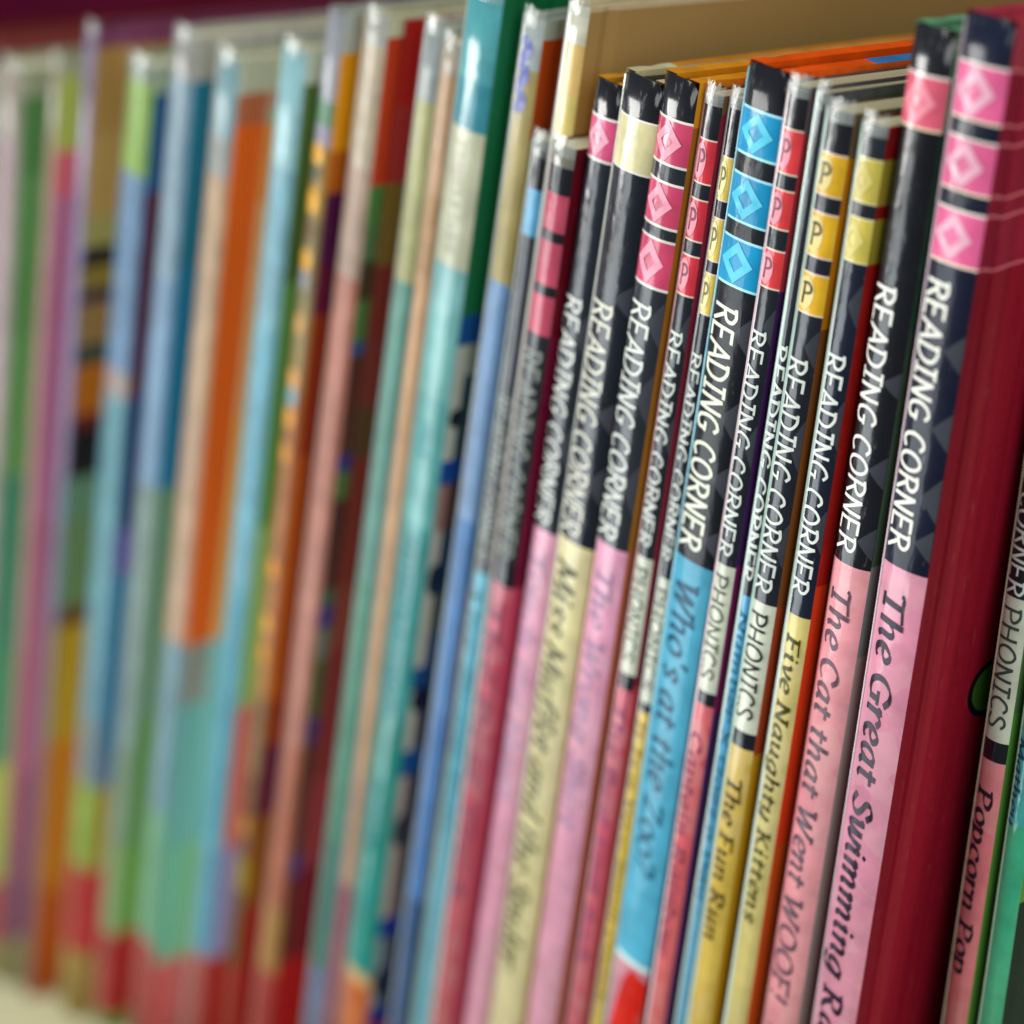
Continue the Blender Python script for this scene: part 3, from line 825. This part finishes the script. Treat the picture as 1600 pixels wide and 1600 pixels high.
         cover=[(293.7, '#5a1018'), (289.38, '#640c1c'), (250.49, '#6c0c30'), (185.79, '#b03c54')], 
         texts=[('caps', 'READING CORNER', 246.43, 192.78, 0.15, 0.85, '#8c948c', 1), ('title', 'The Best Trick', 181.39, 90.5, 0.25, 0.799, '#7a4258', 1)]),
    dict(name='reading_book', kind='hard', label='hardback with a single pink band and a pale pink strip with a faint lilac title', 
         group='reading books with black spines', x=-195.91, y=11.63, t=8.42, H=305.63, lean=0.4068, board=2.6, headcap=10, gain=0.94, zone=1, pages='#b88430', 
         spine=[(305.43, '#16181f'), (298.21, '#e8e4da'), (297.65, '#d0507c'), (289.03, '#e8e4da'), (288.46, '#1c222c'), (199.45, '#dc9cb4')], 
         cover=[(305.43, '#c88c28'), (199.45, '#c87c94')], emblem=[(297.65, 289.03, '#e4a0b4')], tri=[(254.73, 243.97), (228.2, 215.25)], 
         texts=[('caps', 'READING CORNER', 257.01, 200.63, 0.1, 0.72, '#d8dcd4', 1), ('title', 'Touch the Moon', 193.51, 122.77, 0.21, 0.759, '#a888a4', 1)]),
    dict(name='reading_book', kind='hard', label='hardback with one cream band and a yellow strip titled Miss Muffet and the Spider', 
         group='reading books with black spines', x=-181.12, y=11.31, t=11.78, H=304.04, lean=0.4016, board=2.8, headcap=10, zone=1, top_far='#c07a1c', 
         top_both=1, pages='#9c6c20', edge='#b4b8ac', edgew=0.7, 
         spine=[(304.17, '#16181f'), (295.46, '#e8e4da'), (295.05, '#d2cc9c'), (284.35, '#e8e4da'), (283.93, '#0e1420'), (196.06, '#d2ca96')], 
         cover=[(304.17, '#c8c49a'), (284.35, '#20242c'), (196.06, '#c8b870')], tri=[(259.9, 252.48), (232.67, 224.85), (216.92, 207.24)], 
         texts=[('caps', 'READING CORNER', 253.97, 197.05, 0.12, 0.66, '#dcdccc', 1), ('title', 'Miss Muffet and the Spider', 190.38, 73.36, 0.21, 0.759, '#464220', 1.05)]),
    dict(name='reading_book', kind='hard', label='hardback with three pink bands, an ochre cover and a pale pink title strip', 
         group='reading books with black spines', x=-167.51, y=10.68, t=9.96, H=302.02, lean=0.394, board=3.2, headcap=10, gain=0.94, zone=1, pages='#8c5c18', 
         spine=[(301.99, '#16181f'), (293.61, '#e8e4da'), (293.08, '#cc4468'), (284.27, '#e8e4da'), (283.73, '#20262e'), (280.43, '#e8e4da'), (279.88, '#cc4468'), (271.12, '#e8e4da'), (270.56, '#20262e'), (268.31, '#e8e4da'), (267.74, '#cc4468'), (257.76, '#e8e4da'), (257.18, '#20262e'), (195.88, '#dc98b4')], 
         cover=[(301.99, '#d8901c'), (292.67, '#9c641c'), (195.88, '#a85c40')], 
         emblem=[(293.08, 284.27, '#e89cb0'), (279.88, 271.12, '#e89cb0'), (267.74, 257.76, '#e89cb0')], 
         tri=[(255.01, 244.77), (238.83, 226.74), (217.48, 204.88)], 
         texts=[('caps', 'READING CORNER', 253.27, 196.85, 0.1, 0.7, '#dce0d8', 1), ('title', 'The Wrong Shirt', 190.02, 118.81, 0.25, 0.799, '#9c7c98', 1)]),
    dict(name='phonics_book', kind='paper', label='thin phonics book with three red bands, right beside the ochre cover', 
         group='thin phonics books with lettered bands', x=-158.86, y=12.54, t=5.13, H=297.33, lean=0.3852, zone=1, pages='#b0a488', edge='#d09ca0', edgew=0.8, 
         spine=[(297.31, '#4c5054'), (296.0, '#16181f'), (288.22, '#e4ccb8'), (287.88, '#cc3040'), (279.16, '#e4ccb8'), (278.82, '#181c26'), (275.69, '#e4ccb8'), (275.35, '#cc3040'), (266.96, '#e4ccb8'), (266.61, '#181c26'), (263.68, '#e4ccb8'), (263.33, '#cc3040'), (255.02, '#e4ccb8'), (254.66, '#181c26'), (193.31, '#c8ccb8'), (163.59, '#10131c'), (159.53, '#c05064')], 
         cover=[(297.31, '#6a4a30'), (293.64, '#7c2034'), (160.71, '#b03a3c')], 
         letters=[(288.22, 278.82, '#7a3a4c'), (275.69, 266.61, '#7a3a4c'), (263.68, 254.66, '#7a3a4c')], 
         glow=[(288.22, 278.82, '#e490a0'), (275.69, 266.61, '#e490a0'), (263.68, 254.66, '#e490a0')], tri=[(251.1, 242.43), (227.66, 218.59)], 
         texts=[('caps', 'READING CORNER', 246.49, 195.54, 0.14, 0.8, '#d4dcd4', 1), ('caps', 'PHONICS', 190.75, 166.28, 0.18, 0.82, '#4c5a4c', 1), ('title', 'The Best Lost Sock', 155.6, 80.74, 0.21, 0.804, '#8a4468', 1)]),
    dict(name='phonics_book', kind='paper', label='thin phonics book with yellow lettered bands, left of the blue strip', 
         group='thin phonics books with lettered bands', x=-152.66, y=14.15, t=3.92, H=295.44, lean=0.3798, zone=1, pages='#b0a488', edge='#b8bcb8', edgew=0.8, 
         spine=[(295.34, '#4c5054'), (294.04, '#16181f'), (283.4, '#e4ccb8'), (283.07, '#d8c05c'), (274.48, '#e4ccb8'), (274.15, '#181c26'), (270.62, '#e4ccb8'), (270.27, '#d8c05c'), (261.61, '#e4ccb8'), (261.26, '#181c26'), (258.76, '#e4ccb8'), (258.41, '#d8c05c'), (249.96, '#e4ccb8'), (249.6, '#181c26'), (187.85, '#c8ccb8'), (155.96, '#10131c'), (153.41, '#d0b038')], 
         cover=[(295.34, '#6c5c44'), (288.82, '#4c4c50'), (154.43, '#a89030')], 
         letters=[(283.4, 274.15, '#6c6430'), (270.62, 261.26, '#6c6430'), (258.76, 249.6, '#6c6430')], 
         glow=[(283.4, 274.15, '#e8dc9c'), (270.62, 261.26, '#e8dc9c'), (258.76, 249.6, '#e8dc9c')], 
         texts=[('caps', 'READING CORNER', 240.86, 191.83, 0.14, 0.8, '#d4dcd4', 1), ('caps', 'PHONICS', 185.29, 158.66, 0.18, 0.82, '#4c5a4c', 1), ('title', 'It Is a Very Small Crumb', 151.03, 70.54, 0.21, 0.804, '#8c7428', 1)]),
    dict(name='reading_book', kind='hard', label="hardback with three bright blue bands and a blue strip titled Who's at the Zoo?", 
         group='reading books with black spines', x=-138.97, y=13.59, t=11.61, H=298.81, lean=0.3769, board=3.6, headcap=10, bulge=0.09, finish='matte', zone=1, 
         top_far='#2a7cc0', pages='#4a1a10', edge='#8cd0e4', edgew=0.5, 
         spine=[(298.92, '#16181f'), (290.11, '#a4dcf0'), (289.59, '#108cbc'), (281.01, '#a4e0e4'), (280.48, '#12161c'), (276.79, '#a4dcf0'), (276.26, '#108cbc'), (267.43, '#a4e0e4'), (266.9, '#12161c'), (263.78, '#a4dcf0'), (263.24, '#108cbc'), (254.04, '#a4e0e4'), (253.48, '#0c1018'), (190.91, '#489cb8'), (85.14, '#b8d8d4'), (83.63, '#b87080')], 
         cover=[(298.92, '#e8560c'), (285.06, '#b84008'), (190.91, '#3f88a8'), (82.49, '#a41810')], 
         emblem=[(289.59, 281.01, '#50c0dc'), (276.26, 267.43, '#50c0dc'), (263.24, 254.04, '#50c0dc')], 
         tri=[(248.61, 240.14), (230.07, 221.29), (215.35, 207.83), (200.21, 194.02)], redpatch=(82.87, 53.38), 
         texts=[('caps', 'READING CORNER', 249.17, 193.09, 0.12, 0.66, '#e4e8d4', 1.15), ('title', "Who's at the Zoo?", 186.2, 109.34, 0.21, 0.781, '#0c4c68', 1)]),
    dict(name='phonics_book', kind='paper', label='red banded phonics book with a purple cover and a strip titled Captain Rainbow', 
         group='thin phonics books with lettered bands', x=-129.73, y=12.81, t=5.62, H=294.29, lean=0.3674, zone=1, pages='#b0a488', edge='#dcc8cc', edgew=1.2, 
         spine=[(294.53, '#4c5054'), (293.29, '#16181f'), (285.87, '#e4ccb8'), (285.55, '#d83c40'), (277.12, '#e4ccb8'), (276.79, '#181c26'), (273.82, '#e4ccb8'), (273.49, '#d83c40'), (266.03, '#e4ccb8'), (265.7, '#181c26'), (261.6, '#e4ccb8'), (261.26, '#d83c40'), (253.75, '#e4ccb8'), (253.41, '#181c26'), (191.68, '#c8ccb8'), (160.8, '#10131c'), (157.56, '#cc5860')], 
         cover=[(294.53, '#5c4c50'), (285.24, '#9c2c34'), (253.14, '#3c1c50'), (192.14, '#6a1c4c'), (155.94, '#40285c')], 
         letters=[(285.87, 276.79, '#7a3a4c'), (273.82, 265.7, '#7a3a4c'), (261.6, 253.41, '#7a3a4c')], 
         glow=[(285.87, 276.79, '#e490a0'), (273.82, 265.7, '#e490a0'), (261.6, 253.41, '#e490a0')], tri=[(249.75, 241.51), (224.61, 214.5)], 
         texts=[('caps', 'READING CORNER', 244.27, 193.36, 0.14, 0.8, '#d4dcd4', 1), ('caps', 'PHONICS', 189.24, 163.37, 0.18, 0.82, '#5c6454', 1), ('title', 'Captain Rainbow', 150.21, 90.41, 0.21, 0.804, '#84344c', 1)]),
    dict(name='reading_book', kind='paper', label='narrow light blue title strip squeezed beside a red cover, its top hidden by neighbours', 
         group='reading books with black spines', x=-123.48, y=14.0, t=3.27, H=292.04, lean=0.3608, pages='#b0a488', edge='#b0c4bc', edgew=1.4, 
         spine=[(289.63, '#4c5054'), (288.39, '#20242c'), (184.44, '#50a4cc')], cover=[(289.63, '#4c4c50'), (245.54, '#241830'), (184.44, '#a01828')], 
         texts=[('caps', 'READING CORNER', 240.64, 187.48, 0.1, 0.85, '#dce4dc', 1.2), ('title', 'Number X Goes a Day', 180.62, 106.79, 0.42, 0.958, '#1c6c8c', 1)]),
    dict(name='phonics_book', kind='paper', label='phonics book with three yellow P bands and a yellow strip titled The Fun Run', 
         group='thin phonics books with lettered bands', x=-114.77, y=13.44, t=7.09, H=286.91, lean=0.3579, zone=1, pages='#b0a488', edge='#b4d0c4', edgew=1.5, 
         spine=[(286.07, '#4c5054'), (284.84, '#16181f'), (278.74, '#e4ccb8'), (278.43, '#d8a824'), (270.59, '#e4ccb8'), (270.27, '#181c26'), (267.08, '#e4ccb8'), (266.76, '#d8a824'), (258.34, '#e4ccb8'), (258.02, '#181c26'), (254.87, '#e4ccb8'), (254.54, '#d8a824'), (246.72, '#e4ccb8'), (246.38, '#181c26'), (182.69, '#c8ccb8'), (151.73, '#10131c'), (147.72, '#caac48')], 
         cover=[(286.07, '#5c4c34'), (278.24, '#a86808'), (243.84, '#6c3c14'), (182.54, '#8c3418'), (146.59, '#a47810')], 
         letters=[(278.74, 270.27, '#3c3418'), (267.08, 258.02, '#3c3418'), (254.87, 246.38, '#3c3418')], 
         glow=[(278.74, 270.27, '#dcc880'), (267.08, 258.02, '#dcc880'), (254.87, 246.38, '#dcc880')], 
         tri=[(243.84, 235.71), (224.66, 213.38), (201.84, 191.53)], 
         texts=[('caps', 'READING CORNER', 236.94, 184.65, 0.14, 0.8, '#d4dcd4', 1), ('caps', 'PHONICS', 180.26, 154.29, 0.18, 0.82, '#28302c', 1), ('title', 'The Fun Run', 140.09, 96.61, 0.34, 0.855, '#3c3008', 1)]),
    dict(name='reading_book', kind='paper', label='red covered book with two yellow bands and a strip titled Five Naughty Kittens', 
         group='reading books with black spines', x=-104.81, y=15.45, t=6.58, H=282.56, lean=0.3491, zone=1, pages='#c0b494', edge='#c0d4c8', edgew=1.6, 
         spine=[(282.42, '#50565c'), (281.44, '#20262e'), (276.14, '#dcd498'), (275.77, '#c8b850'), (267.78, '#dcd498'), (267.4, '#181e28'), (264.62, '#dcd498'), (264.24, '#c8b850'), (256.05, '#dcd498'), (255.66, '#10182a'), (179.39, '#ccbe74')], 
         cover=[(282.42, '#7c1010'), (276.14, '#8c7c28'), (267.27, '#7c1010'), (264.62, '#8c7c28'), (255.66, '#8c1410'), (186.82, '#b83010'), (124.38, '#a84010')], 
         emblem=[(275.77, 267.78, '#d0c270'), (264.24, 256.05, '#d0c270')], tri=[(251.91, 242.72), (227.94, 216.91), (204.23, 194.14)], 
         texts=[('caps', 'READING CORNER', 236.72, 183.86, 0.14, 0.82, '#e0e8e0', 1), ('title', 'Five Naughty Kittens', 174.59, 102.82, 0.34, 0.855, '#444010', 1)]),
    dict(name='reading_book', kind='hard', label='hardback with one pink label and a pink strip titled The Cat that Went WOOF!', 
         group='reading books with black spines', x=-91.08, y=18.0, t=9.86, H=297.81, lean=0.3396, board=2.8, headcap=10, bulge=0.17, zone=1, pages='#5a9470', 
         spine=[(298.08, '#16181f'), (289.16, '#e8e4da'), (288.69, '#d85c74'), (279.47, '#e4ccb0'), (278.99, '#0c0e16'), (189.96, '#e0949c')], 
         cover=[(298.08, '#64a880'), (279.11, '#2c5440'), (240.15, '#3c5c44'), (190.82, '#70807c'), (170.32, '#948c88')], emblem=[(288.69, 279.47, '#e88c9c')], 
         tri=[(232.25, 226.91), (214.7, 207.79), (199.37, 192.26)], 
         texts=[('caps', 'READING CORNER', 248.32, 191.97, 0.14, 0.64, '#f0f0e8', 1), ('title', 'The Cat that Went WOOF!', 184.61, 81.88, 0.21, 0.736, '#5c4450', 1), ('title', 'M', 75.39, 72.74, 0.3, 0.793, '#5c4450', 1)]),
    dict(name='reading_book', kind='hard', label='maroon hardback with three pink diamond bands, titled The Great Swimming Race', 
         group='reading books with black spines', x=-73.69, y=18.0, t=11.38, H=296.43, lean=0.3268, board=3.0, headcap=4, bulge=0.1, finish='matte', gain=0.92, 
         zone=1, pages='#c84040', edge='#d0b4c0', edgew=0.5, 
         spine=[(296.59, '#141c30'), (287.93, '#e8e4da'), (287.47, '#dc6090'), (278.05, '#e8d8c0'), (277.58, '#141a2c'), (274.51, '#e8e4da'), (274.04, '#dc6090'), (264.96, '#e8d8c0'), (264.48, '#141a2c'), (261.33, '#e8e4da'), (260.84, '#dc6090'), (251.27, '#e8d8c0'), (250.77, '#10142a'), (188.72, '#d88ca4')], 
         cover=[(296.59, '#a83848'), (287.7, '#8c1830'), (250.9, '#841024')], 
         emblem=[(287.47, 278.05, '#dca4b8'), (274.04, 264.96, '#dca4b8'), (260.84, 251.27, '#dca4b8')], 
         tri=[(238.34, 230.65), (222.85, 214.92), (209.57, 200.07), (198.7, 191.79)], disc=(163.96, 150.61), 
         lines=[287.81, 277.93, 274.4, 264.84, 261.21, 251.14], 
         texts=[('caps', 'READING CORNER', 247.29, 191.79, 0.1, 0.56, '#ecece0', 1.1), ('title', 'The Great Swimming Race', 183.52, 66.63, 0.21, 0.703, '#241028', 1.1)]),
    dict(name='phonics_book', kind='paper', label='set back phonics book with a salmon pink strip titled Popcorn Pop', 
         group='thin phonics books with lettered bands', x=-56.11, y=37.92, t=6.16, H=299.29, lean=0.2922, zone=1, pages='#b0a488', edge='#dcd4b8', edgew=0.5, 
         spine=[(298.33, '#4c5054'), (297.21, '#16181f'), (282.4, '#e4ccb8'), (282.11, '#cc3040'), (272.2, '#e4ccb8'), (271.9, '#181c26'), (267.17, '#e4ccb8'), (266.87, '#cc3040'), (257.87, '#e4ccb8'), (257.57, '#181c26'), (252.7, '#e4ccb8'), (252.39, '#cc3040'), (244.39, '#e4ccb8'), (244.07, '#181c26'), (177.47, '#c8ccb8'), (145.5, '#10131c'), (140.89, '#d8747c')], 
         cover=[(298.33, '#4c6c3c'), (152.41, '#4c8434')], letters=[(282.4, 271.9, '#7a3a4c'), (267.17, 257.57, '#7a3a4c'), (252.7, 244.07, '#7a3a4c')], 
         glow=[(282.4, 271.9, '#e490a0'), (267.17, 257.57, '#e490a0'), (252.7, 244.07, '#e490a0')], 
         texts=[('caps', 'READING CORNER', 226.4, 177.47, 0.14, 0.8, '#d4dcd4', 1), ('caps', 'PHONICS', 175.22, 147.86, 0.18, 0.82, '#3c4844', 1), ('title', 'Popcorn Pop', 134.29, 88.86, 0.21, 0.804, '#301828', 1.1)]),
    dict(name='reading_book', kind='paper', label='teal spined book at the far right end with a dark cover picture', group='reading books with black spines', 
         x=-46.8, y=38.69, t=5.58, H=298.9, lean=0.2821, edge='#b4d8bc', edgew=0.6, spine=[(298.82, '#40a08c'), (167.17, '#40a4a0'), (126.56, '#38a47c')], 
         cover=[(298.82, '#5c8c38'), (109.04, '#1c2c24')], texts=[('title', 'Mathey', 145.76, 125.66, 0.06, 0.441, '#143c64', 1)]),
]
for s in BOOKS:
    build_book(s)
